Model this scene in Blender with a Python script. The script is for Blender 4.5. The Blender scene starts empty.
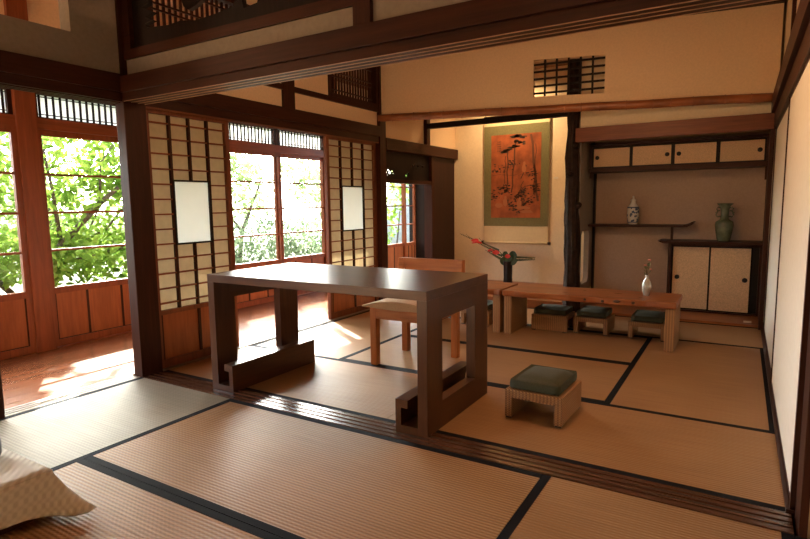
import bpy, bmesh, math, random
from math import pi, sin, cos, radians
from mathutils import Vector, Matrix, Euler
random.seed(7)
S = bpy.context.scene
COL = S.collection

# ------------------------------------------------------------------ materials
def newmat(name):
    m = bpy.data.materials.new(name); m.use_nodes = True
    nt = m.node_tree; nt.nodes.clear()
    out = nt.nodes.new('ShaderNodeOutputMaterial')
    return m, nt, out
def N(nt, t, **k):
    n = nt.nodes.new(t)
    for a, b in k.items():
        if a in n.inputs: n.inputs[a].default_value = b
        else: setattr(n, a, b)
    return n
def coords(nt, scale=(1,1,1)):
    tc = N(nt, 'ShaderNodeTexCoord'); mp = N(nt, 'ShaderNodeMapping')
    mp.inputs['Scale'].default_value = scale
    nt.links.new(tc.outputs['Object'], mp.inputs['Vector'])
    return mp.outputs['Vector']
def ramp(nt, fac, stops):
    r = N(nt, 'ShaderNodeValToRGB'); e = r.color_ramp.elements
    while len(e) < len(stops): e.new(0.5)
    for i, (p, c) in enumerate(stops):
        e[i].position = p; e[i].color = (*c, 1)
    nt.links.new(fac, r.inputs['Fac']); return r.outputs['Color']
def bump(nt, h, bsdf, strength=.3, dist=.002):
    b = N(nt, 'ShaderNodeBump'); b.inputs['Strength'].default_value = strength; b.inputs['Distance'].default_value = dist
    nt.links.new(h, b.inputs['Height']); nt.links.new(b.outputs['Normal'], bsdf.inputs['Normal'])
def wood(name, c1, c2, rough=.5, axis='x', sc=9, spec=.5, coat=0):
    m, nt, out = newmat(name)
    s = {'x': (1.2, sc*2, sc*2), 'y': (sc*2, 1.2, sc*2), 'z': (sc*2, sc*2, 1.2)}[axis]
    v = coords(nt, s)
    n = N(nt, 'ShaderNodeTexNoise', Scale=1.0, Detail=5.0, Roughness=.65, Distortion=.6)
    nt.links.new(v, n.inputs['Vector'])
    v2 = coords(nt, tuple(a*3.3 for a in s))
    n2 = N(nt, 'ShaderNodeTexNoise', Scale=1.3, Detail=3.0)
    nt.links.new(v2, n2.inputs['Vector'])
    mx = N(nt, 'ShaderNodeMath', operation='MULTIPLY_ADD'); mx.inputs[1].default_value = .35
    nt.links.new(n2.outputs['Fac'], mx.inputs[0]); 
    sb = N(nt, 'ShaderNodeMath', operation='MULTIPLY'); sb.inputs[1].default_value = .8
    nt.links.new(n.outputs['Fac'], sb.inputs[0]); nt.links.new(sb.outputs[0], mx.inputs[2])
    col = ramp(nt, mx.outputs[0], [(.36, c2), (.72, c1)])
    b = N(nt, 'ShaderNodeBsdfPrincipled'); b.inputs['Roughness'].default_value = rough
    b.inputs['Specular IOR Level'].default_value = spec; b.inputs['Coat Weight'].default_value = coat
    nt.links.new(col, b.inputs['Base Color']); bump(nt, n2.outputs['Fac'], b, .15, .001)
    nt.links.new(b.outputs[0], out.inputs[0]); return m
def woods(name, c1, c2, **k):
    return {a: wood(name+'_'+a, c1, c2, axis=a, **k) for a in 'xyz'}
def plain(name, c, rough=.6, noise=.0, nscale=20, bumpd=0, spec=.5, trans=0, metallic=0):
    m, nt, out = newmat(name)
    b = N(nt, 'ShaderNodeBsdfPrincipled'); b.inputs['Roughness'].default_value = rough
    b.inputs['Specular IOR Level'].default_value = spec; b.inputs['Metallic'].default_value = metallic
    b.inputs['Transmission Weight'].default_value = trans
    v = coords(nt)
    n = N(nt, 'ShaderNodeTexNoise', Scale=float(nscale), Detail=4.0); nt.links.new(v, n.inputs['Vector'])
    col = ramp(nt, n.outputs['Fac'], [(.3, tuple(x*(1-noise) for x in c)), (.7, tuple(min(1, x*(1+noise)) for x in c))])
    nt.links.new(col, b.inputs['Base Color'])
    if bumpd: bump(nt, n.outputs['Fac'], b, .4, bumpd)
    nt.links.new(b.outputs[0], out.inputs[0]); return m
def translucent(name, c, fac=.5, noise=.06, nscale=12, c2=None):
    m, nt, out = newmat(name); v = coords(nt)
    n = N(nt, 'ShaderNodeTexNoise', Scale=float(nscale), Detail=3.0); nt.links.new(v, n.inputs['Vector'])
    col = ramp(nt, n.outputs['Fac'], [(.3, tuple(x*(1-noise) for x in c)), (.7, c2 or tuple(min(1, x*(1+noise)) for x in c))])
    d = N(nt, 'ShaderNodeBsdfDiffuse'); t = N(nt, 'ShaderNodeBsdfTranslucent'); mx = N(nt, 'ShaderNodeMixShader')
    mx.inputs[0].default_value = fac
    nt.links.new(col, d.inputs[0]); nt.links.new(col, t.inputs[0])
    nt.links.new(d.outputs[0], mx.inputs[1]); nt.links.new(t.outputs[0], mx.inputs[2]); nt.links.new(mx.outputs[0], out.inputs[0])
    return m
def glass(name, tint=(.96,.98,.97), refl=.06):
    m, nt, out = newmat(name)
    t = N(nt, 'ShaderNodeBsdfTransparent'); t.inputs[0].default_value = (*tint, 1)
    g = N(nt, 'ShaderNodeBsdfGlossy'); g.inputs['Roughness'].default_value = .02
    lw = N(nt, 'ShaderNodeFresnel'); lw.inputs['IOR'].default_value = 1.35
    mx = N(nt, 'ShaderNodeMixShader')
    ge = N(nt, 'ShaderNodeNewGeometry'); io = N(nt, 'ShaderNodeMapRange'); io.inputs[3].default_value = 1.35; io.inputs[4].default_value = 1/1.35
    nt.links.new(ge.outputs['Backfacing'], io.inputs[0]); nt.links.new(io.outputs[0], lw.inputs['IOR'])
    nt.links.new(lw.outputs[0], mx.inputs[0]); nt.links.new(t.outputs[0], mx.inputs[1]); nt.links.new(g.outputs[0], mx.inputs[2])
    nt.links.new(mx.outputs[0], out.inputs[0]); return m
def tatami(name, c1, c2, amp=.26, bstr=.6, swap=False):
    m, nt, out = newmat(name)
    tc = N(nt, 'ShaderNodeTexCoord'); sp = N(nt, 'ShaderNodeSeparateXYZ'); nt.links.new(tc.outputs['Object'], sp.inputs[0])
    def sinw(sock, period, ph=None):
        a = N(nt, 'ShaderNodeMath', operation='MULTIPLY'); a.inputs[1].default_value = 2*pi/period; nt.links.new(sock, a.inputs[0])
        s = N(nt, 'ShaderNodeMath', operation='SINE'); nt.links.new(a.outputs[0], s.inputs[0]); return s.outputs[0]
    ry = sinw(sp.outputs['X' if swap else 'Y'], .0165); rx = sinw(sp.outputs['Y' if swap else 'X'], .022)
    # alternating basket weave: ribs broken by a weaker cross beat
    pr = N(nt, 'ShaderNodeMath', operation='MULTIPLY'); nt.links.new(ry, pr.inputs[0]); nt.links.new(rx, pr.inputs[1])
    sm = N(nt, 'ShaderNodeMath', operation='MULTIPLY_ADD'); sm.inputs[1].default_value = .45
    nt.links.new(pr.outputs[0], sm.inputs[0]); nt.links.new(ry, sm.inputs[2])
    v = coords(nt, (90, 3, 1) if swap else (3, 90, 1)); n = N(nt, 'ShaderNodeTexNoise', Scale=1.0, Detail=3.0); nt.links.new(v, n.inputs['Vector'])
    v3 = coords(nt, (1.5, 1.5, 1)); n3 = N(nt, 'ShaderNodeTexNoise', Scale=2.0, Detail=3.0); nt.links.new(v3, n3.inputs['Vector'])
    f = N(nt, 'ShaderNodeMath', operation='MULTIPLY_ADD'); f.inputs[1].default_value = amp; f.inputs[2].default_value = 0
    nt.links.new(sm.outputs[0], f.inputs[0])
    f2 = N(nt, 'ShaderNodeMath', operation='MULTIPLY_ADD'); f2.inputs[1].default_value = .6; nt.links.new(n.outputs['Fac'], f2.inputs[0]); nt.links.new(f.outputs[0], f2.inputs[2])
    f3 = N(nt, 'ShaderNodeMath', operation='MULTIPLY_ADD'); f3.inputs[1].default_value = .4; nt.links.new(n3.outputs['Fac'], f3.inputs[0]); nt.links.new(f2.outputs[0], f3.inputs[2])
    col = ramp(nt, f3.outputs[0], [(.25, c2), (.75, c1)])
    b = N(nt, 'ShaderNodeBsdfPrincipled'); b.inputs['Roughness'].default_value = .5; b.inputs['Specular IOR Level'].default_value = .35
    nt.links.new(col, b.inputs['Base Color']); bump(nt, sm.outputs[0], b, bstr, .0016)
    nt.links.new(b.outputs[0], out.inputs[0]); return m
def wicker(name, c1, c2, p1=.018, p2=.012, rough=.55):
    m, nt, out = newmat(name); v = coords(nt)
    sp = N(nt, 'ShaderNodeSeparateXYZ'); nt.links.new(v, sp.inputs[0])
    ad = N(nt, 'ShaderNodeMath', operation='ADD'); nt.links.new(sp.outputs[0], ad.inputs[0]); nt.links.new(sp.outputs[1], ad.inputs[1])
    def sw(s, p):
        a = N(nt, 'ShaderNodeMath', operation='MULTIPLY'); a.inputs[1].default_value = 2*pi/p; nt.links.new(s, a.inputs[0])
        q = N(nt, 'ShaderNodeMath', operation='SINE'); nt.links.new(a.outputs[0], q.inputs[0]); return q.outputs[0]
    a = sw(ad.outputs[0], p1); b_ = sw(sp.outputs[2], p2)
    pr = N(nt, 'ShaderNodeMath', operation='MULTIPLY'); nt.links.new(a, pr.inputs[0]); nt.links.new(b_, pr.inputs[1])
    sm = N(nt, 'ShaderNodeMath', operation='MULTIPLY_ADD'); sm.inputs[1].default_value = .5; nt.links.new(a, sm.inputs[0]); nt.links.new(pr.outputs[0], sm.inputs[2])
    mr = N(nt, 'ShaderNodeMapRange'); mr.inputs[1].default_value = -1.3; mr.inputs[2].default_value = 1.3; nt.links.new(sm.outputs[0], mr.inputs[0])
    col = ramp(nt, mr.outputs[0], [(.2, c2), (.75, c1)])
    b = N(nt, 'ShaderNodeBsdfPrincipled'); b.inputs['Roughness'].default_value = rough
    nt.links.new(col, b.inputs['Base Color']); bump(nt, mr.outputs[0], b, .6, .003)
    nt.links.new(b.outputs[0], out.inputs[0]); return m
def emit(name, c, s):
    m, nt, out = newmat(name); e = N(nt, 'ShaderNodeEmission'); e.inputs[0].default_value = (*c, 1); e.inputs[1].default_value = s
    nt.links.new(e.outputs[0], out.inputs[0]); return m

DARK = woods('old_dark_cedar', (.055,.0165,.008), (.022,.007,.004), rough=.45, spec=.18)
MIDW = woods('middle_cedar', (.22,.066,.026), (.10,.030,.013), rough=.42, spec=.35)
SILL = woods('worn_sill_wood', (.105,.045,.025), (.05,.021,.012), rough=.24, spec=.6)
SILLG = woods('greyed_sill_wood', (.30,.22,.16), (.16,.11,.08), rough=.3, spec=.5)
VDARK = woods('blackish_cedar', (.040,.013,.008), (.018,.006,.004), rough=.5, spec=.25)
RED = woods('red_cedar', (.27,.070,.024), (.15,.036,.013), rough=.42, spec=.35)
PAN = woods('red_cedar_panel', (.36,.105,.032), (.20,.052,.017), rough=.42, sc=5, spec=.35)
FLOORW = wood('engawa_boards', (.25,.090,.036), (.185,.064,.026), rough=.22, axis='y', sc=5)
TABLE = woods('walnut_table', (.085,.031,.012), (.040,.014,.006), rough=.30, sc=7, spec=.35)
ORW = woods('orange_slab_wood', (.36,.115,.032), (.15,.040,.011), rough=.32, sc=5)
CHW = woods('chair_wood', (.46,.165,.046), (.24,.072,.020), rough=.38, spec=.35)
TOPW = wood('black_wood', (.016,.010,.008), (.007,.005,.005), rough=.5, axis='z', spec=.15)
PLAST = plain('ochre_plaster', (.82,.62,.41), .9, .05, 60, .001)
PLASTG = plain('greyed_plaster', (.27,.225,.18), .9, .07, 40, .001)
PLASTW = plain('pale_plaster', (.86,.74,.54), .9, .04, 50, .001)
NICHE = plain('niche_plaster_shaded', (.46,.34,.26), .95, .06, 70, .001)  # plaster colour darkened for the shade inside the shelf alcove
FUS = plain('white_fusuma_paper', (.93,.90,.82), .6, .03, 30, .0005)
DOORP = plain('golden_door_paper', (.68,.47,.285), .7, .16, 110, .0006)
TAT = tatami('tatami_weave', (.395,.222,.104), (.235,.124,.054))
TATB = tatami('tatami_weave_fine', (.385,.212,.095), (.25,.130,.055), .05, .3)
TATX = tatami('tatami_weave_cross', (.385,.218,.102), (.24,.128,.056), .07, .4, True)
TATBX = tatami('tatami_weave_fine_cross', (.385,.212,.095), (.25,.130,.055), .05, .3, True)
TATDAY = tatami('tatami_weave_daylit', (.285,.240,.172), (.19,.157,.108), .14, .4, True)  # mat colour greyed to carry the cool window light falling on it
HERI = plain('indigo_cloth_band', (.006,.0065,.009), .8, .3, 200, spec=.12)
LITEDGE = plain('sunlit_groove_edge', (.50,.30,.18), .3, .2, 8)  # pale colour stands for sunlight bouncing up onto the groove edges
WICK = wicker('rattan_weave', (.42,.225,.088), (.13,.055,.020))
GREEN = plain('green_cloth', (.056,.062,.038), .9, .15, 150, .001)
SEATC = plain('beige_seat_cloth', (.46,.33,.22), .8, .08, 120, .001)
PAPER = translucent('shoji_paper', (.66,.59,.45), .36, .05, 25)
WPAPER = translucent('transom_paper', (.93,.95,.93), .62)
FROST = translucent('frosted_white_glass', (.95,.985,.97), .72, .01)
GLASS = glass('window_glass')
BAMB = plain('bamboo', (.27,.090,.030), .34, .35, 6, spec=.6)
CLOTH = wicker('cream_crochet_cloth', (.58,.54,.47), (.46,.42,.36), .034, .03, .9)
BLACK = plain('black_lacquer', (.006,.006,.008), .35)
IRON = plain('dark_iron', (.02,.018,.018), .5, metallic=.6)
SCRG = plain('green_silk', (.18,.17,.075), .8, .18, 120)
SCRC = plain('cream_scroll_paper', (.78,.66,.42), .8, .04, 30)
PICT = plain('rust_painted_silk', (.33,.088,.028), .8, .38, 7)
INK = plain('ink', (.06,.035,.022), .8)
INKB = plain('brown_ink', (.13,.045,.020), .8)
SKIN = plain('pale_paint', (.40,.14,.055), .8)
CELA = plain('celadon_glaze', (.115,.14,.085), .18, .35, 18, spec=.6)
BLUEW = plain('blue_white_glaze', (.72,.74,.72), .2, .04, 10)
BLUE = plain('cobalt_paint', (.035,.075,.17), .3)
SILV = plain('silvery_glaze', (.50,.52,.50), .12, .1, 12, spec=.9, metallic=.5)
REDF = plain('red_flower', (.62,.03,.022), .4, .1)
PINK = plain('pink_petals', (.70,.25,.22), .6, .1)
LEAFD = plain('dark_leaf', (.030,.065,.018), .45, .3, 30)
STEM = plain('stem', (.09,.07,.025), .7)
WHITEC = plain('white_card', (.85,.82,.74), .7)
BARK = plain('dark_bark', (.024,.012,.007), .6, .6, 22, .012, spec=.2)
TRUNK = plain('tree_bark', (.060,.045,.032), .9, .3, 12, .01)
ROCK = plain('grey_rock', (.30,.31,.33), .9, .3, 4, .05)
GROUND = plain('garden_soil_and_moss', (.045,.052,.022), .95, .4, 3)
CEIL = wood('ceiling_boards', (.30,.15,.07), (.17,.08,.036), rough=.6, axis='x')
LEAF1 = translucent('lime_leaves', (.10,.22,.028), .6, .4, 3, (.30,.44,.08))
LEAF2 = translucent('pale_green_leaves', (.20,.30,.11), .55, .35, 3, (.42,.50,.24))
LEAF3 = translucent('greyish_shrub_leaves', (.085,.145,.075), .45, .4, 4, (.22,.28,.15))
LAMPM = emit('warm_lamp_paper', (1,.66,.34), 3)

# ------------------------------------------------------------------ geometry
class MB:
    def __init__(s): s.b = bmesh.new()
    def box(s, x0, x1, y0, y1, z0, z1, bev=0, M=None):
        vs = [s.b.verts.new(Vector(p)) for p in [(x0,y0,z0),(x1,y0,z0),(x1,y1,z0),(x0,y1,z0),(x0,y0,z1),(x1,y0,z1),(x1,y1,z1),(x0,y1,z1)]]
        fs = [s.b.faces.new([vs[i] for i in f]) for f in [(0,3,2,1),(4,5,6,7),(0,1,5,4),(1,2,6,5),(2,3,7,6),(3,0,4,7)]]
        if bev:
            es = list({e for f in fs for e in f.edges})
            r = bmesh.ops.bevel(s.b, geom=es, offset=bev, segments=2, profile=.7, affect='EDGES')
            vs = list({v for f in r['faces'] for v in f.verts} | {v for v in vs if v.is_valid})
        if M is not None:
            for v in vs: v.co = M @ v.co
        return s
    def prism(s, pts, z0, z1, axis='z', M=None):
        """polygon pts (2D) extruded along axis"""
        def P(a, b, c): return {'z': (a,b,c), 'y': (a,c,b), 'x': (c,a,b)}[axis]
        lo = [s.b.verts.new(Vector(P(a,b,z0))) for a,b in pts]; hi = [s.b.verts.new(Vector(P(a,b,z1))) for a,b in pts]
        s.b.faces.new(lo[::-1]); s.b.faces.new(hi)
        n = len(pts)
        for i in range(n): s.b.faces.new([lo[i], lo[(i+1)%n], hi[(i+1)%n], hi[i]])
        if M is not None:
            for v in lo+hi: v.co = M @ v.co
        return s
    def tube(s, pts, r, n=8, cap=True):
        pts = [Vector(p) for p in pts]; rs = r if isinstance(r, (list,tuple)) else [r]*len(pts)
        rings = []; up = Vector((0,0,1))
        for i, p in enumerate(pts):
            d = (pts[min(i+1,len(pts)-1)] - pts[max(i-1,0)]).normalized()
            a = d.cross(up if abs(d.z) < .9 else Vector((1,0,0))).normalized(); b = d.cross(a).normalized()
            rings.append([s.b.verts.new(p + (a*cos(2*pi*k/n) + b*sin(2*pi*k/n))*rs[i]) for k in range(n)])
        for i in range(len(rings)-1):
            for k in range(n): 
                f = s.b.faces.new([rings[i][k], rings[i][(k+1)%n], rings[i+1][(k+1)%n], rings[i+1][k]]); f.smooth = True
        if cap: s.b.faces.new(rings[0][::-1]); s.b.faces.new(rings[-1])
        return s
    def lathe(s, prof, c=(0,0,0), n=24, sx=1, sy=1):
        rings = []
        for r, z in prof:
            if r < 1e-5: rings.append([s.b.verts.new((c[0], c[1], c[2]+z))])
            else: rings.append([s.b.verts.new((c[0]+sx*r*cos(2*pi*k/n), c[1]+sy*r*sin(2*pi*k/n), c[2]+z)) for k in range(n)])
        for i in range(len(rings)-1):
            A, B = rings[i], rings[i+1]
            for k in range(n):
                q = [A[k % len(A)], A[(k+1) % len(A)], B[(k+1) % len(B)], B[k % len(B)]]
                q = list(dict.fromkeys(q))
                if len(q) > 2:
                    f = s.b.faces.new(q); f.smooth = True
        return s
    def build(s, name, mat, parent=None, loc=None):
        bmesh.ops.recalc_face_normals(s.b, faces=s.b.faces)
        me = bpy.data.meshes.new(name); s.b.to_mesh(me); s.b.free()
        o = bpy.data.objects.new(name, me); COL.objects.link(o)
        me.materials.append(mat)
        if parent is not None: o.parent = parent
        if loc is not None: o.location = loc
        return o
def B(*a, **k): return MB().box(*a, **k)
def centred(o):
    """move the mesh so that the object's origin sits at its base centre"""
    me = o.data; n = len(me.vertices)
    xs = [v.co.x for v in me.vertices]; ys = [v.co.y for v in me.vertices]; zs = [v.co.z for v in me.vertices]
    c = Vector(((min(xs)+max(xs))/2, (min(ys)+max(ys))/2, min(zs)))
    me.transform(Matrix.Translation(-c)); o.location = o.location + c
    return o
def tag(o, label=None, cat=None, group=None, kind=None):
    if label: o['label'] = label
    if cat: o['category'] = cat
    if group: o['group'] = group
    if kind: o['kind'] = kind
    return o
def empty(name, loc=(0,0,0), rz=0):
    o = bpy.data.objects.new(name, None); COL.objects.link(o); o.location = loc; o.rotation_euler = (0,0,rz); o.empty_display_size = .1
    return o
def thing(name, label, cat, loc=(0,0,0), rz=0, group=None): return tag(empty(name, loc, rz), label, cat, group)
def struct(name, mb, mat, label=None, cat='wall'):
    o = mb.build(name, mat); tag(o, label, cat, None, 'structure'); return o
def copy_tree(o, parent=None):
    c = o.copy(); COL.objects.link(c)
    if parent is not None: c.parent = parent
    for ch in list(o.children): copy_tree(ch, c)
    return c
def cut_board(name, outer, holes, th, mat, parent=None, M=Matrix.Identity(4)):
    """flat board with holes of any outline, made from a filled 2D curve turned into a mesh"""
    cu = bpy.data.curves.new(name, 'CURVE'); cu.dimensions = '2D'; cu.fill_mode = 'BOTH'; cu.extrude = th/2
    for poly in [outer]+holes:
        sp = cu.splines.new('POLY'); sp.points.add(len(poly)-1)
        for i, (a, b) in enumerate(poly): sp.points[i].co = (a, b, 0, 1)
        sp.use_cyclic_u = True
    t = bpy.data.objects.new('tmp', cu); COL.objects.link(t)
    bpy.context.view_layer.update()
    me = bpy.data.meshes.new_from_object(t.evaluated_get(bpy.context.evaluated_depsgraph_get()))
    bpy.data.objects.remove(t); me.name = name; me.transform(M)
    me.materials.clear(); me.materials.append(mat)
    o = bpy.data.objects.new(name, me); COL.objects.link(o)
    if parent is not None: o.parent = parent
    return o
TX = Matrix(((0,0,1,0),(1,0,0,0),(0,1,0,0),(0,0,0,1)))   # (u,v) -> (y,z), thickness along x
TY = Matrix(((1,0,0,0),(0,0,1,0),(0,1,0,0),(0,0,0,1)))   # (u,v) -> (x,z), thickness along y
def blob(cx, cy, rx, ry, n=14, j=.18, seed=0):
    r = random.Random(seed)
    return [(cx + rx*(1+r.uniform(-j,j))*cos(2*pi*k/n), cy + ry*(1+r.uniform(-j,j))*sin(2*pi*k/n)) for k in range(n)]

CZ = 2.70  # ceiling height
XL, XR, XO = -3.35, .20, -4.65
# ------------------------------------------------------------------ floors and mats
struct('floor', B(-3.42, 1.15, -1.65, 6.9, -.16, -.052), DARK['x'], 'wooden subfloor beneath the tatami mats', 'floor')
fb = MB(); x = -4.72
while x < -3.43:
    fb.box(x, min(x+.118, -3.42), -1.65, 8.0, -.03, -.004); x += .12
struct('floor.001', fb, FLOORW, 'reddish brown polished board floor of the window corridor', 'floor')
def mat_(x0, x1, y0, y1, label, m=TAT, vert=False, bands=(1,1)):
    cx, cy = (x0+x1)/2, (y0+y1)/2; L, W = (x1-x0, y1-y0) if not vert else (y1-y0, x1-x0)
    t = thing('tatami_mat', label, 'mat', (cx, cy, -.05), pi/2 if vert else 0)
    g = .0015
    b = .034; a0 = -W/2+g+(b if bands[0] else 0); a1 = W/2-g-(b if bands[1] else 0)
    B(-L/2+g, L/2-g, a0, a1, 0, .05).build('woven_rush_surface', m, t)
    if bands[0]: B(-L/2+g, L/2-g, -W/2+g, a0, 0, .0512).build('edge_band', HERI, t)
    if bands[1]: B(-L/2+g, L/2-g, a1, W/2-g, 0, .0512).build('edge_band', HERI, t)
    return t
# front room
mat_(-3.30, -2.43, .30, 2.125, 'tatami mat beside the window corridor in the near room, greyed as by daylight', TATDAY, True)
mat_(-2.43, -.64, 1.27, 2.125, 'large tatami mat directly in front of the grooved floor threshold below the big table')
mat_(-2.43, -.64, .42, 1.27, 'tatami mat at the bottom edge of the photo beside the cream cloth')
mat_(-.64, .20, .42, 2.125, 'near tatami mat at the lower right corner, lengthwise to the viewer', TATX, True)
mat_(.20, 1.10, .42, 2.125, 'tatami mat by the right wall of the near room', TATX, True)
mat_(-3.30, 1.10, -1.6, .30, 'tatami matting behind the viewer in the near room')
mat_(-2.43, 1.10, .30, .42, 'narrow filler strip of tatami at the near end of the mats', bands=(0,0))
# back room
mat_(-1.52, .20, 2.275, 3.08, 'tatami mat behind the threshold carrying the square stool', TATB)
mat_(-3.28, -1.52, 2.275, 3.08, 'tatami mat under the big walnut table, left of the stool mat', TATB)
mat_(-.60, .20, 3.08, 4.79, 'tatami mat lying lengthwise along the white right wall', TATBX, True)
mat_(-2.39, -.60, 3.08, 3.93, 'tatami mat under the wooden chair in the middle of the far room', TATB)
mat_(-2.39, -.60, 3.93, 4.79, 'tatami mat under the front edge of the low slab table', TATB)
mat_(-3.28, -2.39, 3.08, 4.79, 'sunlit tatami mat beside the lattice screens in the far room', TATBX, True)
mat_(-1.55, .20, 4.79, 5.58, 'last tatami mat in front of the shelf alcove', TATB)
mat_(-3.28, -1.55, 4.79, 5.58, 'last tatami mat in front of the scroll alcove', TATB)

# thresholds with sliding grooves
th = MB()
for i in range(4):
    y = 2.128 + i*.0385
    th.box(-3.28, .20, y, y+.026, -.05, .004)
th.box(-3.28, .20, 2.128, 2.272, -.05, -.008)
struct('trim_1', th, SILL['x'], 'grooved wooden floor threshold between the near and the far room', 'threshold')
th = MB()
for i in range(4):
    x = -3.425 + i*.034
    th.box(x, x+.022, -1.6, 2.12, -.05, .003); th.box(x, x+.022, 2.28, 6.83, -.05, .003)
th.box(-3.425, -3.30, -1.6, 2.12, -.05, -.006); th.box(-3.425, -3.30, 2.28, 6.83, -.05, -.006)
struct('trim_2', th, SILLG['y'], 'grooved sill along the window corridor', 'threshold')

# ------------------------------------------------------------------ posts
def post(n, x0, x1, y0, y1, z1, label, m=DARK, z0=-.05): return struct('trim_%d' % n, B(x0, x1, y0, y1, z0, z1, bev=.004), m['z'], label, 'post')
post(3, -3.37, -3.285, 2.125, 2.275, CZ, 'big square corner post between near room and corridor')
post(4, -3.42, -3.28, 4.965, 5.08, CZ, 'dark post right of the far lattice screen')
post(5, -3.42, -3.29, 1.21, 1.335, CZ, 'dark post at the left edge of the near room')
post(6, .212, .236, 2.125, 2.275, CZ, 'reddish brown post at the right end of the threshold', DARK)
post(7, -3.405, -3.27, 5.97, 6.05, CZ, 'short dark post above the alcove opening', DARK, 1.80)
post(8, -4.73, -4.585, 2.12, 2.262, CZ, 'broad red brown post between the corridor windows', RED)
post(9, -4.72, -4.60, 3.93, 4.03, CZ, 'corridor window post behind the near lattice screen', RED)
post(10, -4.72, -4.58, 5.71, 5.92, CZ, 'red brown corridor post right of the paired windows', RED)
post(11, -4.72, -4.60, .40, .52, CZ, 'corridor window post of the near room', RED)

# ------------------------------------------------------------------ outer corridor windows
def engawa_door(n, y0, y1, xoff=0, label=''):
    X = XO + xoff
    e = tag(empty('window_%d' % n, (X, (y0+y1)/2, 0)), label, 'window', None, 'structure')
    w = (y1-y0)/2; a, b = -w, w
    f = MB()
    f.box(-.016, .016, a, a+.042, 0, 1.70); f.box(-.016, .016, b-.042, b, 0, 1.70)
    f.box(-.016, .016, a+.042, b-.042, 1.655, 1.70); f.box(-.016, .016, a+.042, b-.042, .425, .475); f.box(-.016, .016, a+.042, b-.042, 0, .055)
    f.build('window_frame', RED['z'], e)
    g = MB()
    for k in range(1, 4):
        z = .475 + (1.655-.475)*k/4; g.box(-.011, .011, a+.042, b-.042, z-.009, z+.009)
    g.build('glazing_bar', RED['y'], e)
    B(-.002, .002, a+.042, b-.042, .475, 1.655).build('glass_pane', GLASS, e)
    B(-.006, .006, a+.042, b-.042, .055, .425).build('wainscot_panel', PAN['z'], e)
    s = MB(); 
    for k in (1, 2):
        y = a + (b-a)*k/3; s.box(-.010, .010, y-.009, y+.009, .055, .425)
    s.box(.003,.012,a+.042,a+.050,.055,.425); s.box(.003,.012,b-.050,b-.042,.055,.425); s.box(.003,.010,a+.05,b-.05,.055,.061)
    s.build('panel_batten', DARK['z'], e)
    return e
doors = [(1, .52, 1.34, 0, 'corridor window beyond the left edge of the near room'), (2, 1.30, 2.12, .035, 'glazed wooden corridor door cut by the left photo edge, left of the broad post'),
 (3, 2.264, 3.16, 0, 'glazed corridor door with leafy branches right of the broad post'), (4, 3.10, 3.93, .035, 'glazed corridor door hidden behind the near lattice screen'),
 (5, 4.03, 4.87, .035, 'left leaf of the paired corridor windows between the lattice screens'), (6, 4.81, 5.71, 0, 'right leaf of the paired corridor windows between the lattice screens'),
 (7, 5.92, 6.80, .035, 'corridor door behind the far lattice screen'), (8, 6.75, 7.69, 0, 'far glazed corridor door seen past the dark post, wide leaf'), (9, 7.64, 7.98, .035, 'narrow far glazed leaf next to the dark end wall'),
 (10, -.42, .40, 0, 'corridor window beside the viewer'), (11, -1.30, -.45, .035, 'corridor window behind the viewer')]
for d in doors: engawa_door(d[0], d[1], d[2], d[3], d[4])
struct('trim_12', B(-4.71, -4.608, -1.6, 8.0, 1.70, 1.785, bev=.003), RED['y'], 'red brown header rail above the corridor windows', 'rail')
struct('trim_13', B(-4.71, -4.608, -1.6, 8.0, 1.975, 2.06), DARK['y'], 'dark rail above the lattice transoms', 'rail')
struct('trim_14', B(-4.71, -4.608, -1.6, 8.0, -.16, 0.0), RED['y'], 'sill rail below the corridor windows', 'rail')
def transom(y0, y1, label):
    e = tag(empty('window_%d' % (transom.n), (XO, (y0+y1)/2, 1.785)), label, 'transom', None, 'structure'); transom.n += 1
    w = (y1-y0)/2
    f = MB(); f.box(-.02, .02, -w, -w+.03, 0, .19); f.box(-.02, .02, w-.03, w, 0, .19); f.box(-.02,.02,-w,w,.178,.19); f.box(-.02,.02,-w,w,0,.010)
    f.build('window_frame', DARK['y'], e)
    B(-.014, -.012, -w+.01, w-.01, .002, .188).build('paper', WPAPER, e)
    n = max(3, int(round((y1-y0)/.052)))
    s = MB()
    for k in range(1, n): y = -w + 2*w*k/n; s.box(-.004, .006, y-.0075, y+.0075, .004, .186)
    s.box(-.006, .008, -w+.02, w-.02, .028, .034); s.box(-.006, .008, -w+.02, w-.02, .160, .165)
    s.build('lattice', TOPW, e)
transom.n = 12
transom(1.22, 2.12, 'white papered lattice transom at the left photo edge'); transom(2.264, 3.93, 'white papered lattice transom above the leafy window')
transom(4.03, 4.84, 'white papered lattice transom above the left paired window'); transom(4.86, 5.71, 'white papered lattice transom above the right paired window')
transom(5.92, 7.98, 'white papered lattice transom at the far corridor end'); transom(.52, 1.18, 'white papered lattice transom beyond the left photo edge')
struct('wall_left', B(-4.70, -4.62, -1.6, 8.0, 2.06, CZ), PLAST, 'upper plaster wall of the window corridor')
struct('wall_end', B(-4.72, -3.42, 7.98, 8.08, -.1, CZ), TOPW, 'dark board wall closing the far end of the corridor')
struct('wall_near', B(-4.72, 1.15, -1.70, -1.60, -.1, CZ), PLAST, 'plaster wall behind the viewer')

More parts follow.
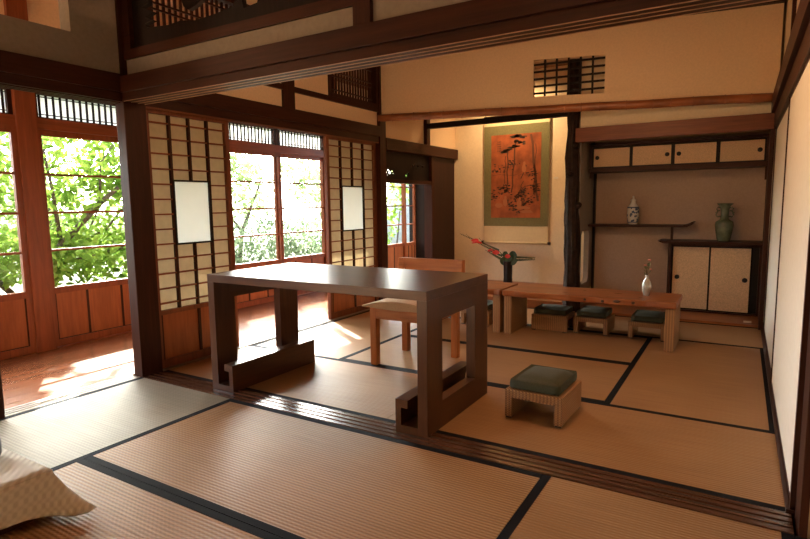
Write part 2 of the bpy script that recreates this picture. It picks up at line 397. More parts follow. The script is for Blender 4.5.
# ------------------------------------------------------------------ inner left wall: kamoi, plaster, openings
k = MB(); k.box(-3.405, -3.295, -1.6, 2.125, 1.745, 1.80); k.box(-3.42, -3.275, -1.6, 2.125, 1.80, 1.905, bev=.003)
for i in range(3): k.box(-3.40+i*.036, -3.388+i*.036, -1.6, 2.125, 1.738, 1.746)
struct('trim_15', k, DARK['y'], 'dark lintel beam over the opening to the corridor in the near room', 'beam')
gr2 = MB(); k = MB(); k.box(-3.405, -3.295, 2.275, 4.965, 1.740, 1.80); k.box(-3.42, -3.275, 2.275, 4.965, 1.80, 1.905, bev=.003)
for i in range(2): gr2.box(-3.301-i*.05, -3.296-i*.05, 2.275, 4.965, 1.730, 1.741)
struct('trim_32', gr2, MIDW['y'], 'reddish groove edges under the screen lintel', 'groove strip')
struct('trim_16', k, DARK['y'], 'brown lintel beam above the two lattice screens', 'beam')
struct('trim_17', B(-3.42, -3.275, 5.08, 6.83, 1.675, 1.80, bev=.003), DARK['y'], 'lintel beam left of the scroll alcove', 'beam')
# near-room kokabe with clerestory opening
w = MB(); w.box(-3.40, -3.30, 1.845, 2.125, 1.905, CZ); w.box(-3.40, -3.30, -1.6, 1.845, 1.905, 2.09); w.box(-3.40, -3.30, -1.6, .6, 2.09, CZ); w.box(-3.40, -3.30, .6, 1.845, 2.52, CZ)
struct('wall_left.001', w, PLASTG, 'grey brown plaster above the corridor lintel with a small opening')
# back room kokabe
w = MB(); A0, A1 = -3.385, -3.315
w.box(A0, A1, 2.275, 4.965, 1.905, 2.05); w.box(A0, A1, 3.35, 4.165, 2.095, CZ); w.box(A0, A1, 2.275, 2.33, 2.095, CZ); w.box(A0, A1, 2.33, 3.35, 2.62, CZ); w.box(A0, A1, 2.33, 3.35, 2.095, 2.18)
w.box(A0, A1, 4.165, 4.965, 2.54, CZ)
w.box(A0, A1, 5.08, 6.83, 1.80, CZ)
struct('wall_left.002', w, PLAST, 'ochre plaster band above the lattice screens')
struct('trim_18', B(-3.41, -3.29, 2.275, 4.965, 2.05, 2.093), DARK['y'], 'thin dark rail in the upper left plaster wall', 'rail')
struct('trim_19', B(-3.41, -3.285, 3.55, 3.68, 1.905, CZ), DARK['z'], 'short post in the upper left plaster wall', 'post')
def lattice_window(n, y0, y1, z0, z1, label, step=.045):
    e = tag(empty('window_%d' % n, (-3.35, (y0+y1)/2, z0)), label, 'window', None, 'structure'); w = (y1-y0)/2; h = z1-z0
    f = MB(); f.box(-.05,.055,-w,-w+.035,0,h); f.box(-.05,.055,w-.035,w,0,h); f.box(-.05,.055,-w+.035,w-.035,0,.035); f.box(-.05,.055,-w+.035,w-.035,h-.035,h)
    f.build('window_frame', DARK['z'], e)
    s = MB(); y = -w+.035+step
    while y < w-.04: s.box(-.012,.004,y-.007,y+.007,.03,h-.03); y += step
    for z in (.08, h*.5-.02, h*.5+.02, h-.08): s.box(.0,.012,-w+.03,w-.03,z-.006,z+.006)
    s.build('lattice', DARK['z'], e)
    return e
lattice_window(20, 4.165, 4.965, 2.095, 2.54, 'dark lattice window high in the left wall beside the ochre hanging wall')
lattice_window(21, 2.33, 3.35, 2.18, 2.62, 'lattice window seen through the carved transom')

# ------------------------------------------------------------------ shoji screens
def shoji(n, y0, y1, label):
    X = -3.352
    e = tag(empty('door_%d' % n, (X, (y0+y1)/2, .003)), label, 'sliding screen', None, 'structure'); w = (y1-y0)/2; T = 1.735
    f = MB(); st = .040
    f.box(-.017,.017,-w,-w+st,0,T); f.box(-.017,.017,w-st,w,0,T); f.box(-.017,.017,-w+st,w-st,0,.055); f.box(-.017,.017,-w+st,w-st,.365,.395); f.box(-.017,.017,-w+st,w-st,T-.028,T)
    f.build('screen_frame', MIDW['z'], e)
    B(-.008,.004,-w+st,w-st,.055,.365).build('lower_panel', PAN['z'], e)
    b = MB()
    for k in (1,): b.box(.004,.014,-.010,.010,.055,.365)
    b.box(.004,.014,-w+st,-w+st+.012,.055,.365); b.box(.004,.014,w-st-.012,w-st,.055,.365)
    b.build('panel_batten', DARK['z'], e)
    a, c = -w+st, w-st; z0, z1 = .395, T-.028
    cw = (c-a)/4; rh = (z1-z0)/13.; py0, py1 = a+cw*.98, a+cw*3.02; pz0, pz1 = .845, 1.268
    # paper in four pieces around the glass pane
    p = MB(); p.box(-.012,-.0105,a,py0,z0,z1); p.box(-.012,-.0105,py1,c,z0,z1); p.box(-.012,-.0105,py0,py1,z0,pz0); p.box(-.012,-.0105,py0,py1,pz1,z1)
    p.build('paper', PAPER, e)
    v = MB()
    for k in (1, 2, 3):
        y = a+cw*k
        if k == 2: v.box(-.010,.012,y-.008,y+.008,z0,pz0); v.box(-.010,.012,y-.008,y+.008,pz1,z1)
        else: v.box(-.010,.012,y-.009,y+.009,z0,z1)
    v.build('vertical_bar', DARK['z'], e)
    h = MB()
    for k in range(1, 14):
        z = z0+rh*(k-.55)
        if pz0-.01 < z < pz1+.01: h.box(-.010,.010,a,py0,z-.005,z+.005); h.box(-.010,.010,py1,c,z-.005,z+.005)
        else: h.box(-.010,.010,a,c,z-.005,z+.005)
    h.build('cross_bar', RED['y'], e)
    g = MB(); g.box(-.013,.016,py0,py0+.014,pz0,pz1); g.box(-.013,.016,py1-.014,py1,pz0,pz1); g.box(-.013,.016,py0,py1,pz0-.012,pz0); g.box(-.013,.016,py0,py1,pz1,pz1+.012)
    g.build('pane_frame', TOPW, e)
    B(-.004,-.002,py0+.014,py1-.014,pz0,pz1).build('frosted_pane', FROST, e)
shoji(1, 2.285, 2.99, 'near papered lattice screen with a white central pane beside the corner post')
shoji(2, 4.14, 4.965, 'far papered lattice screen with a white central pane')

# carved board and rail in the far opening, dark panel beyond it
e = tag(empty('trim_20', (-3.35, 5.08, 1.37)), 'dark openwork carved board above the far window opening', 'transom', None, 'structure')
holes = []
rr = random.Random(3)
for (u, v, r) in [(.10,.075,.016),(.14,.10,.014),(.17,.07,.018),(.22,.09,.013),(.52,.05,.017),(.56,.075,.012),(.66,.17,.015),(.72,.19,.012),(.78,.17,.016),(.84,.19,.012),(.90,.17,.014),(.76,.14,.010),(.12,.045,.010),(.24,.06,.012)]:
    holes.append(blob(u, v, r*1.4, r, 7, .35, int(u*100)))
cut_board('carved_board', [(0,0),(1.10,0),(1.10,.305),(0,.305)], holes, .016, TOPW, e, Matrix.Identity(4) @ TX)
B(-.045,.045,0,1.10,-.04,0.0).build('lower_rail', DARK['y'], e)
struct('door_3', B(-3.385, -3.33, 6.18, 6.83, 0, 1.675), VDARK['z'], 'dark boarded panel left of the scroll alcove', 'door')
struct('trim_21', B(-3.41, -3.30, 6.14, 6.20, 0, 1.675), DARK['z'], 'dark jamb of the boarded panel', 'post')

# ------------------------------------------------------------------ lintel between rooms
k = MB(); k.box(-3.285, .20, 2.105, 2.295, 1.795, 1.890, bev=.003); k.box(-3.285, .20, 2.125, 2.275, 1.748, 1.795)
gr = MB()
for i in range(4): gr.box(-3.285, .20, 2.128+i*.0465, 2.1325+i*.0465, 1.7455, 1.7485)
struct('trim_31', gr, LITEDGE, 'groove edges under the lintel beam, coloured pale as if lit from below', 'groove strip')
struct('trim_22', k, DARK['x'], 'long dark lintel beam with sliding grooves between near and far room', 'beam')
w = MB(); w.box(-3.285, .20, 2.165, 2.235, 1.89, 1.995); w.box(-1.455, .20, 2.165, 2.235, 1.995, CZ)
struct('wall_partition', w, PLASTG, 'greyish plaster band above the lintel beam')
struct('trim_23', B(-1.55, -1.455, 2.14, 2.26, 1.89, CZ), DARK['z'], 'short post beside the carved transom', 'post')
e = thing('carved_transom', 'dark openwork carved wooden transom with pine and rock shapes above the lintel beam', 'carved transom', (-3.285, 2.20, 1.995))
f = MB(); L = 1.735
f.box(0, L, -.05, .05, 0, .055); f.box(0, L, -.05, .05, .50, .555); f.box(0, .06, -.045, .045, .055, .50); f.box(L-.05, L, -.045, .045, .055, .50)
f.build('transom_frame', DARK['x'], e)
hl = [[(.20,.165),(.27,.16),(.38,.15),(.50,.155),(.62,.135),(.78,.14),(.92,.155),(.95,.20),(.90,.235),(.85,.215),(.80,.205),(.76,.225),(.72,.26),(.68,.24),(.64,.215),(.57,.20),(.53,.225),(.50,.29),(.58,.41),(.48,.40),(.44,.34),(.36,.40),(.25,.41),(.19,.37),(.22,.30),(.15,.29),(.26,.245),(.18,.23),(.25,.20),(.17,.19)],
      [(.74,.29),(.84,.27),(.95,.30),(.98,.38),(.88,.42),(.76,.38)],[(1.00,.13),(1.10,.14),(1.12,.19),(1.06,.24),(.99,.20)],[(1.02,.35),(1.12,.33),(1.22,.36),(1.20,.44),(1.05,.45)], [(1.34,.22),(1.46,.20),(1.56,.25),(1.58,.36),(1.50,.43),(1.38,.41),(1.42,.33),(1.33,.30)],
      [(1.15,.15),(1.25,.13),(1.27,.20),(1.18,.22)]]
cut_board('carved_board', [(.06,.055),(L-.05,.055),(L-.05,.50),(.06,.50)], hl, .03, TOPW, e, TY)

# ------------------------------------------------------------------ hanging slanted wall with barred window + bamboo
P0 = Vector((-3.29, 5.035, 0)); P1 = Vector((.20, 5.52, 0)); ang = math.atan2(P1.y-P0.y, P1.x-P0.x); LW = (P1-P0).length
hw = tag(empty('wall_back', P0, ang), 'slanted ochre plaster wall hanging above the bamboo pole', 'wall', None, 'structure')
def zb(u): return 2.025 - .080*u/LW
u0, u1, wz0, wz1 = 1.575, 2.205, 2.065, 2.395
cut_board('plaster', [(0, zb(0)), (LW, zb(LW)), (LW, CZ), (0, CZ)], [[(u0, wz0+.012), (u1, wz0-.008), (u1, wz1-.008), (u0, wz1+.012)]], .07, PLAST, hw, TY)
b = MB()
for i in range(1, 6):
    u = u0+(u1-u0)*(i/6.)
    b.box(u-.009, u+.009, -.03, -.018, wz0-.008, wz1+.012)
for i in range(5):
    z = wz0+(wz1-wz0)*(i+.65)/5.1
    b.box(u0-.002, u1+.002, -.018, -.006, z-.009, z+.009)
bw = b.build('window_bar', TOPW, hw)
bm_ = MB(); pts = []; rs = []
n = 34
for i in range(n+1):
    u = -.02 + (LW-.0)*i/n
    pts.append((u, -.055, zb(max(u,0)) - .036 + .002*sin(i*.7))); rs.append(.037)
bm_.tube(pts, rs, 12)
uu = .10
t = thing('bamboo_pole', 'reddish brown bamboo pole running along the foot of the hanging plaster wall', 'bamboo pole', P0, ang)
bm_.build('pole', BAMB, t)
uu = .14
while uu < LW-.05:
    z = zb(uu)-.036+.002*sin(uu/LW*n*.7)
    MB().tube([(uu-.006, -.055, z), (uu, -.055, z), (uu+.006, -.055, z)], [.0375, .041, .0375], 12).build('node_ring', BAMB, t); uu += .19+.05*sin(uu*9)
struct('trim_24', B(-3.285, -1.50, 5.97, 6.03, 1.985, 2.045), TOPW, 'thin black beam under the bamboo above the scroll alcove', 'beam')
tc_ = B(0, LW, -.09, .0, 2.63, CZ-.001).build('cornice', VDARK['x'], hw)

# ------------------------------------------------------------------ alcoves
struct('wall_back.002', B(-3.40, .28, 6.83, 6.90, -.05, CZ), PLASTW, 'cream plaster back wall behind the hanging scroll')
struct('floor.002', B(-3.28, -1.43, 5.60, 6.83, -.05, .085), ORW['x'], 'raised wooden floor of the scroll alcove', 'floor')
cut = [(5.71,.30),(5.75,.26),(5.99,.26),(6.03,.30),(6.03,.76),(5.99,.80),(5.75,.80),(5.71,.76)]
o = cut_board('wall_alcove', [(5.63,-.05),(6.83,-.05),(6.83,CZ),(5.63,CZ)], [cut], .05, PLASTG, None, Matrix.Translation((-1.395,0,0)) @ TX)
tag(o, 'plaster partition with a small rounded opening between the two alcoves', 'wall', None, 'structure')
struct('wall_niche', B(-1.37, .27, 6.22, 6.27, -.05, CZ), NICHE, 'back wall of the shelf alcove, coloured greyish brown for its shade')
struct('wall_niche.001', B(-1.37, .20, 5.575, 5.61, 1.79, CZ), PLASTW, 'cream plaster above the shelf alcove beam')
struct('floor.003', B(-1.37, .195, 5.585, 6.22, -.05, .022, bev=.003), ORW['x'], 'polished orange wood floor board of the shelf alcove', 'floor')
struct('trim_25', B(-1.40, .195, 5.505, 5.62, 1.665, 1.795, bev=.004), MIDW['x'], 'thick reddish beam over the shelf alcove', 'beam')
struct('trim_26', B(-1.365, -1.345, 6.17, 6.215, .02, 1.39), TOPW, 'thin dark strip in the left corner of the shelf alcove', 'trim')
struct('trim_27', B(.172, .197, 5.86, 5.92, .02, 1.66), DARK['z'], 'thin dark strip at the right side of the shelf alcove', 'trim')
# natural trunk post
tr = MB(); pts = []; rs = []; r0 = random.Random(11)
for i in range(40):
    z = .0+CZ*i/39.
    pts.append((-1.443 + .006*sin(z*3.1)+.003*sin(z*11) - .006*z + .010, 5.60+.012*cos(z*4), z)); rs.append(.078 - .012*z + .006*sin(z*9+1) + r0.uniform(-.004,.005))
tr.tube(pts, rs, 16)
for (z, a, r) in [(.62,-1.2,.035),(1.05,-.3,.028),(.35,2.6,.034),(1.35,-2.0,.024),(1.62,-1.0,.022),(.85,-2.4,.026),(.2,-1.5,.03)]:
    c = Vector((-1.43, 5.60, z)); d = Vector((cos(a), sin(a), .25)).normalized()
    tr.tube([c+d*.05, c+d*.075, c+d*.09], [r*1.4, r, r*.5], 10)
# vertical ridges
for kk in range(9):
    a = -pi + kk*.62
    tr.tube([(p[0]+cos(a)*(r*.93), p[1]+sin(a)*(r*.93), p[2]) for p, r in zip(pts, rs)], [.010+.006*sin(kk*3+i*.5) for i in range(40)], 6)
o = tr.build('trunk_post', BARK); tag(o, 'knotty dark natural tree trunk post between the two alcoves', 'trunk post')

# wall cabinet
c = thing('wall_cabinet', 'upper alcove cabinet with four small golden sliding doors and round pulls', 'cabinet', (-.585, 5.9, 1.39))
HWD = .765
m = MB(); m.box(-HWD, HWD, -.04, .31, 0, .038, bev=.002); m.box(-HWD, HWD, -.005, .31, .252, .276); m.box(-HWD, -HWD+.018, .0, .31, .038, .252); m.box(HWD-.018, HWD, .0, .31, .038, .252); m.box(-HWD, HWD, .29, .31, .038, .252)
m.build('cabinet_body', DARK['x'], c)
dx = (2*HWD-.036)/4
for i in range(4):
    a = -HWD+.018+i*dx; bb = a+dx; yo = .008 if i in (1,2) else .024
    f = MB(); f.box(a,a+.016,yo,yo+.014,.04,.25); f.box(bb-.016,bb,yo,yo+.014,.04,.25); f.box(a+.016,bb-.016,yo,yo+.014,.04,.054); f.box(a+.016,bb-.016,yo,yo+.014,.234,.25)
    d = f.build('door', TOPW, c)
    B(a+.016,bb-.016,yo+.003,yo+.011,.054,.234).build('door_panel', DOORP, d)
    px = a+.05 if i in (0,2) else bb-.05
    p = MB(); p.lathe([(0,-.0035),(.017,-.0035),(.020,-.001),(.020,.002),(0,.002)], (0,0,0), 18)
    q = p.build('round_pull', BLACK, d, (px, yo+.001, .145)); q.rotation_euler = (pi/2,0,0)
m = MB(); m.box(-.010,.010,0,.022,-.12,0)
h = m.build('side_bracket', DARK['z'], c, (HWD-.012, .0, 0)); h = B(-.010,.010,0,.022,-.06,0).build('side_bracket', DARK['z'], c, (-HWD+.012, .0, 0))
# staggered shelves
s = thing('staggered_shelf', 'pair of staggered dark shelves with an upturned end and a short strut', 'shelf', (-.60, 6.0, .70))
m = MB(); m.box(-.77, .12, -.02, .215, .138, .160, bev=.002)
m.prism([(.12,.138),(.155,.142),(.20,.165),(.215,.192),(.195,.192),(.165,.172),(.12,.160)], -.02, .215, 'y')
m.build('upper_board', DARK['x'], s)
m = MB(); m.box(-.03, .785, -.13, .215, -.012, .012, bev=.002); m.prism([(-.03,-.012),(-.065,0),(-.085,.014),(-.05,.015),(-.03,.012)], -.13, .215, 'y'); m.build('lower_board', DARK['x'], s)
m = B(.015,.038,-.005,.018,.012,.138); m.build('strut', DARK['z'], s)
# floor cabinet
c = thing('floor_cabinet', 'lower alcove cabinet with two golden sliding doors in black frames', 'cabinet', (-.20, 6.0, .022))
m = MB(); m.box(-.40,-.372,-.01,.215,0,.664); m.box(.36,.385,0,.215,0,.664); m.box(-.372,.36,0,.215,.640,.664); m.box(-.372,.36,-.01,.215,0,.014)
m.build('cabinet_body', DARK['z'], c)
B(-.372,.36,.10,.11,.014,.64).build('dark_interior_board', BLACK, c)
for i, (a, bb, yo) in enumerate([(-.370, -.035, .03), (-.045, .305, .010)]):
    f = MB(); f.box(a,a+.014,yo,yo+.014,.014,.638); f.box(bb-.012,bb,yo,yo+.014,.014,.638); f.box(a,bb,yo,yo+.014,.014,.026); f.box(a,bb,yo,yo+.014,.626,.638)
    d = f.build('door', TOPW, c); B(a+.014,bb-.012,yo+.003,yo+.011,.026,.626).build('door_panel', DOORP, d)
    px = a+.055 if i == 0 else bb-.05
    q = MB().lathe([(0,-.0035),(.019,-.0035),(.022,-.001),(.022,.002),(0,.002)], (0,0,0), 18).build('round_pull', BLACK, d, (px, yo+.001, .33)); q.rotation_euler = (pi/2,0,0)

# ------------------------------------------------------------------ right wall
struct('wall_right', B(.225, .28, 2.275, 6.85, -.05, CZ), PLASTW, 'cream plaster on the right side of the far room')
def fusuma(n, y0, y1, x, label, mat=FUS):
    e = tag(empty('door_%d' % n, (x, (y0+y1)/2, .003)), label, 'sliding door', None, 'structure'); w = (y1-y0)/2
    f = MB(); f.box(-.006,.014,-w,-w+.03,0,1.665); f.box(-.006,.014,w-.03,w,0,1.665); f.box(-.002,.014,-w,w,0,.022); f.box(-.002,.014,-w,w,1.65,1.665)
    f.build('door_frame', DARK['z'], e); B(0,.012,-w+.03,w-.03,.022,1.65).build('paper_panel', mat, e)
fusuma(4, 2.28, 3.90, .203, 'big white papered sliding door on the right wall, nearer one')
fusuma(5, 3.88, 5.52, .210, 'cream papered sliding door on the right wall beside the shelf alcove')
k = MB(); k.box(.165, .225, 2.275, 5.56, 1.79, 1.925, bev=.003); k.box(.190, .225, 2.275, 5.56, 1.668, 1.79)
struct('trim_28', k, DARK['y'], 'brown rail running along the right wall', 'rail')
struct('trim_29', B(.205, .225, 4.30, 4.37, 1.925, CZ), DARK['z'], 'short post above the right wall rail', 'post')
struct('baseboard_right', B(.186, .225, 2.275, 5.58, -.05, .012), DARK['y'], 'brown floor rail along the right wall', 'baseboard')
struct('trim_30', B(.168, .20, 5.50, 5.62, .0, 1.665), DARK['z'], 'slim brown jamb right of the shelf alcove', 'post')
# near room right side
struct('wall_right.001', B(.236, 1.15, 2.16, 2.24, -.05, CZ), PLASTW, 'white plaster wall right of the threshold post')
struct('wall_right.002', B(1.10, 1.18, -1.65, 2.20, -.05, CZ), PLASTW, 'plaster wall on the right of the near room')
# ceiling
cm = MB(); y = -1.65
while y < 8.05:
    cm.box(-4.72, 1.18, y, min(y+.298, 8.08), CZ, CZ+.02); y += .30
cm.box(-4.72, 1.18, -1.7, 8.08, CZ+.02, CZ+.05)
struct('ceiling', cm, CEIL, 'brown board ceiling', 'ceiling')

# ------------------------------------------------------------------ big table
t = thing('writing_table', 'large dark walnut table with open frame ends and long trough feet', 'table', (-1.958, 2.562, 0.0018))
X0, X1, Y0, Y1 = -.745, .742, -.36, .36
B(X0, X1, Y0, Y1, .652, .698, bev=.002).build('tabletop', TABLE['x'], t)
for sx, nm in ((X0, 1), (X1-.052, -1)):
    a, bb = sx, sx+.052
    B(a, bb, Y0, Y0+.155, 0, .652).build('leg', TABLE['z'], t); B(a, bb, Y1-.175, Y1, 0, .652).build('leg', TABLE['z'], t)
    m = MB(); m.box(a, bb, Y0+.155, Y1-.175, .545, .652); m.build('upper_rail', TABLE['y'], t)
    m = MB(); m.box(a, bb, Y0+.155, Y1-.175, 0, .135); m.build('lower_rail', TABLE['y'], t)
    if nm == 1: i0, i1 = bb, bb+.125; pl = (i1-.030, i1); lip = (i1-.068, i1-.030)
    else: i0, i1 = a-.125, a; pl = (i0, i0+.030); lip = (i0+.030, i0+.068)
    m = MB(); m.box(i0, i1, Y0, Y1+.02, 0, .034); m.box(pl[0], pl[1], Y0, Y1+.02, .034, .162); m.box(lip[0], lip[1], Y0, Y1+.02, .122, .162)
    m.build('foot_trough', TABLE['y'], t)

# ------------------------------------------------------------------ chair
t = thing('wooden_chair', 'low orange wooden chair with beige padded seat behind the walnut table', 'chair', (-1.915, 3.31, .001))
for (x, y, h) in ((-.205,-.205,.40),(.205,-.205,.40)): B(x-.024,x+.024,y-.024,y+.024,0,h,bev=.003).build('leg', CHW['z'], t)
for x in (-.205,.205): B(x-.024,x+.024,.185,.233,0,.40,bev=.003).build('leg', CHW['z'], t)
m = MB(); m.box(-.23,.23,-.228,-.205,.325,.395); m.box(-.23,.23,.20,.225,.325,.395); m.box(-.228,-.205,-.205,.20,.325,.395); m.box(.205,.228,-.205,.20,.325,.395); m.build('seat_frame', CHW['x'], t)
m = MB()
prof = []
NN = 14
for i in range(NN+1):
    u = -1+2*i/NN; prof.append((u*.275, .425+.035*(1-abs(u)**2.2) - .010*(u < 0)*abs(u)))
low = [(x, .397+.010*abs(x)/.275) for x, z in reversed(prof)]
m.prism(prof+low, -.26, .225, 'y'); seat = m.build('seat_cushion', SEATC, t)
md = seat.modifiers.new('b', 'BEVEL'); md.width = .010; md.segments = 3; md.limit_method = 'ANGLE'
m = MB()
for x in (-.24, .24): m.box(x-.022, x+.022, .205, .25, .395, .70, bev=.003)
m.box(-.218,.218,.21,.245,.655,.70); m.box(-.218,.218,.21,.245,.53,.565); m.build('backrest_frame', CHW['x'], t)
B(-.218,.218,.222,.236,.565,.655).build('backrest_panel', CHW['x'], t)

# ------------------------------------------------------------------ stools
def cushion(w, d, h, z):
    m = MB(); n = 8; nz = 6
    b = m.b; grid = {}
    m.box(-w, w, -d, d, z, z+h)
    o = m.build('seat_cushion', GREEN)
    me = o.data; bm = bmesh.new(); bm.from_mesh(me); bmesh.ops.subdivide_edges(bm, edges=bm.edges, cuts=7, use_grid_fill=True)
    for v in bm.verts:
        fx, fy = abs(v.co.x)/w, abs(v.co.y)/d; fz = (v.co.z-z)/h
        e = max(fx, fy)
        v.co.x *= 1-.05*(abs(fz-.45)*1.6)**2; v.co.y *= 1-.05*(abs(fz-.45)*1.6)**2
        if fz > .9: v.co.z -= .016*max(0, (e-.6)/.4)**2 + .010*(fx*fy)**3; v.co.z += .008*(1-fx*fx)*(1-fy*fy)
        if fz < .1: v.co.z += .004*max(0, (e-.7)/.3)**2
    for f in bm.faces: f.smooth = True
    bm.to_mesh(me); bm.free(); return o
def stool(w=.148, d=.170, h=.150):
    t = empty('rattan_stool')
    m = MB(); m.box(-w, w, -d, d, h-.034, h, bev=.006); m.box(-w+.02, w-.02, -d+.004, d-.004, h-.042, h-.034)
    m.build('woven_top', WICK, t)
    for x in (-w, w-.038):
        m = MB(); m.box(x, x+.038, -d, d, .008, h-.034, bev=.005)
        l = m.build('leg', WICK, t); 
        B(x+.004, x+.034, -d+.006, -d+.04, 0, .008).build('foot_pad', BLACK, l); B(x+.004, x+.034, d-.04, d-.006, 0, .008).build('foot_pad', BLACK, l)
    cshn = cushion(w*.86, d*.90, .060, h); cshn.parent = t
    return t
st = stool()
tag(st, 'square rattan stool with green cushion standing alone in the foreground', 'stool', 'rattan stools')
for (x, y, rz, lab) in [(-1.365, 4.76, pi/2, 'rattan stool with closed side to the front, leftmost of three under the slab table'),
                        (-1.03, 4.82, 0, 'open legged rattan stool in the middle of three under the slab table'),
                        (-.60, 4.83, 0, 'rattan stool behind the right leg of the slab table'),
                        (-2.02, 4.70, 0, 'rattan stool under the second slab table behind the walnut table')]:
    c = copy_tree(st); c['label'] = lab; c.location = (x, y, .001); c.rotation_euler = (0,0,rz)
    c.scale = (.93,.90,.93) 
st.location = (-.842, 2.79, .001); st.rotation_euler = (0,0,radians(-2))

# ------------------------------------------------------------------ low slab tables
def slab_table(x0, x1, y0, y1, h, label, seed):
    t = thing('slab_table', label, 'table', ((x0+x1)/2, (y0+y1)/2, .001)); w = (x1-x0)/2; d = (y1-y0)/2; r = random.Random(seed)
    pts = [(-w, -d)]; n = 26
    pts = [(-w+2*w*i/n, -d-.012+.010*sin(i*.9+seed)+r.uniform(-.003,.003)) for i in range(n+1)] + [(w-2*w*i/n, d+.008*sin(i*.7)) for i in range(n+1)]
    m = MB(); m.prism(pts, h-.048, h, 'z'); o = m.build('tabletop', ORW['x'], t)
    md = o.modifiers.new('b', 'BEVEL'); md.width = .008; md.segments = 2; md.limit_method = 'ANGLE'
    for a in (-w+.01, w-.075): B(a, a+.065, -d+.012, d-.012, 0, h-.048, bev=.006).build('leg', WICK, t)
    return t, w, d
t, w, d = slab_table(-1.685, -.365, 4.365, 4.80, .37, 'long low slab table with live edge carrying the small flower vase', 1)
kn = MB()
for (x, y, r) in [(-.17,-.10,.016),(.22,.02,.022),(.40,-.10,.014),(-.05,.06,.010)]:
    kn.lathe([(0,.3702),(r*.7,.3702),(r,.3695)], (x,y,0), 12, 1.8, .8)
for (x, z, r) in [(.255,.350,.026),(.02,.347,.010),(.15,.344,.012),(.37,.348,.012)]:
    kn.b.verts.ensure_lookup_table(); kn.tube([(x-r,-d-.018,z),(x-r*.4,-d-.020,z),(x+r*.4,-d-.020,z),(x+r,-d-.018,z)], [.004,.010,.010,.004], 8)
kn.build('wood_knot', plain('knot', (.035,.010,.006), .5), t)
slab_table(-2.50, -1.70, 4.365, 4.80, .372, 'shorter low slab table behind the right end of the walnut table', 5)

# ------------------------------------------------------------------ vases
def xf(o, loc): o.location = loc; return o
t = thing('flower_bottle', 'small silvery bottle vase with pink flowers on the low slab table', 'vase', (-.60, 4.60, .372))
MB().lathe([(0,0),(.022,0),(.024,.004),(.034,.05),(.036,.075),(.029,.105),(.014,.130),(.011,.150),(.014,.160),(.011,.160),(.008,.148),(.010,.128)], n=24).build('bottle', SILV, t)
m = MB()
for (dx_, dy, h) in [(.012,0,.27),(-.016,.01,.23),(.02,.006,.20),(-.004,-.01,.215)]: m.tube([(0,0,.14),(dx_*.5,dy*.5,.14+(h-.14)*.5),(dx_,dy,h)], .002, 6)
m.build('stem', STEM, t)
m = MB(); r = random.Random(4)
for i in range(26):
    z = .155+r.random()*.09; a = r.uniform(0, 6.28); q = Vector((.010*cos(a), .010*sin(a), z)); dd = Vector((cos(a), sin(a), .9))*.022
    sd = Vector((-sin(a), cos(a), 0))*.006
    m.b.faces.new([m.b.verts.new(p) for p in (q, q+dd*.5+sd, q+dd, q+dd*.5-sd)])
m.build('leaves', plain('sage_leaf', (.13,.17,.07), .6), t)
m = MB()
for (x, y, z, r) in [(.012,0,.275,.011),(-.018,.01,.233,.010),(.022,.006,.205,.009)]:
    for j in range(5):
        a = j*1.256; m.lathe([(0,-r*.6),(r*.55,-r*.2),(r*.5,r*.4),(0,r*.6)], (x+cos(a)*r*.6, y+sin(a)*r*.6, z), 8)
m.build('blossom', PINK, t)

t = thing('blue_white_vase', 'small blue and white porcelain vase with lid on the upper alcove shelf', 'vase', (-.95, 6.09, .861))
MB().lathe([(0,0),(.040,0),(.042,.006),(.050,.03),(.056,.085),(.056,.145),(.048,.185),(.030,.208),(.024,.225),(.026,.238),(0,.238)], n=28).build('vase_body', BLUEW, t)
m = MB(); m.lathe([(.027,.238),(.030,.243),(.022,.255),(.008,.262),(.008,.268),(.012,.278),(.006,.288),(0,.290)], n=20); m.build('lid', BLUEW, t)
m = MB(); r = random.Random(8)
for i in range(64):
    a = r.uniform(-pi, pi); z = r.uniform(.03,.165); R = .0575 if z > .06 else .054; s_ = r.uniform(.007,.016)
    c0 = Vector((R*cos(a), R*sin(a), z)); tn = Vector((-sin(a), cos(a), 0)); up = Vector((0,0,1))
    m.b.faces.new([m.b.verts.new(c0 + (tn*cos(k*1.05)*s_*r.uniform(.6,1.2) + up*sin(k*1.05)*s_*r.uniform(.6,1.3))) for k in range(6)])
m.build('painted_pattern', BLUE, t)
m = MB()
m.lathe([(.0571,.02+.145),(.0575,.168),(.0575,.174),(.0560,.177)], n=28); m.lathe([(.0505,.018),(.0525,.022),(.0535,.027)], n=28); m.build('painted_band', BLUE, t)

t = thing('celadon_vase', 'green celadon vase with two looped handles on the lower alcove shelf', 'vase', (-.135, 6.03, .713))
MB().lathe([(0,0),(.052,0),(.054,.008),(.060,.03),(.072,.10),(.078,.15),(.074,.178),(.050,.196),(.036,.205),(.034,.24),(.036,.29),(.044,.325),(.066,.345),(.068,.352),(.060,.352),(.040,.335),(.030,.30),(.028,.24)], n=32).build('vase_body', CELA, t)
for s_ in (-1, 1):
    m = MB()
    m.tube([(s_*.036,0,.31),(s_*.058,0,.318),(s_*.068,0,.30),(s_*.058,0,.283),(s_*.040,0,.285)], .0065, 8)
    m.tube([(s_*.058,0,.283),(s_*.066,0,.262),(s_*.072,0,.245),(s_*.060,0,.226),(s_*.036,0,.232)], .0065, 8)
    m.tube([(s_*.066,.0,.262),(s_*.078,0,.268)], .005, 6)
    m.build('handle', CELA, t)

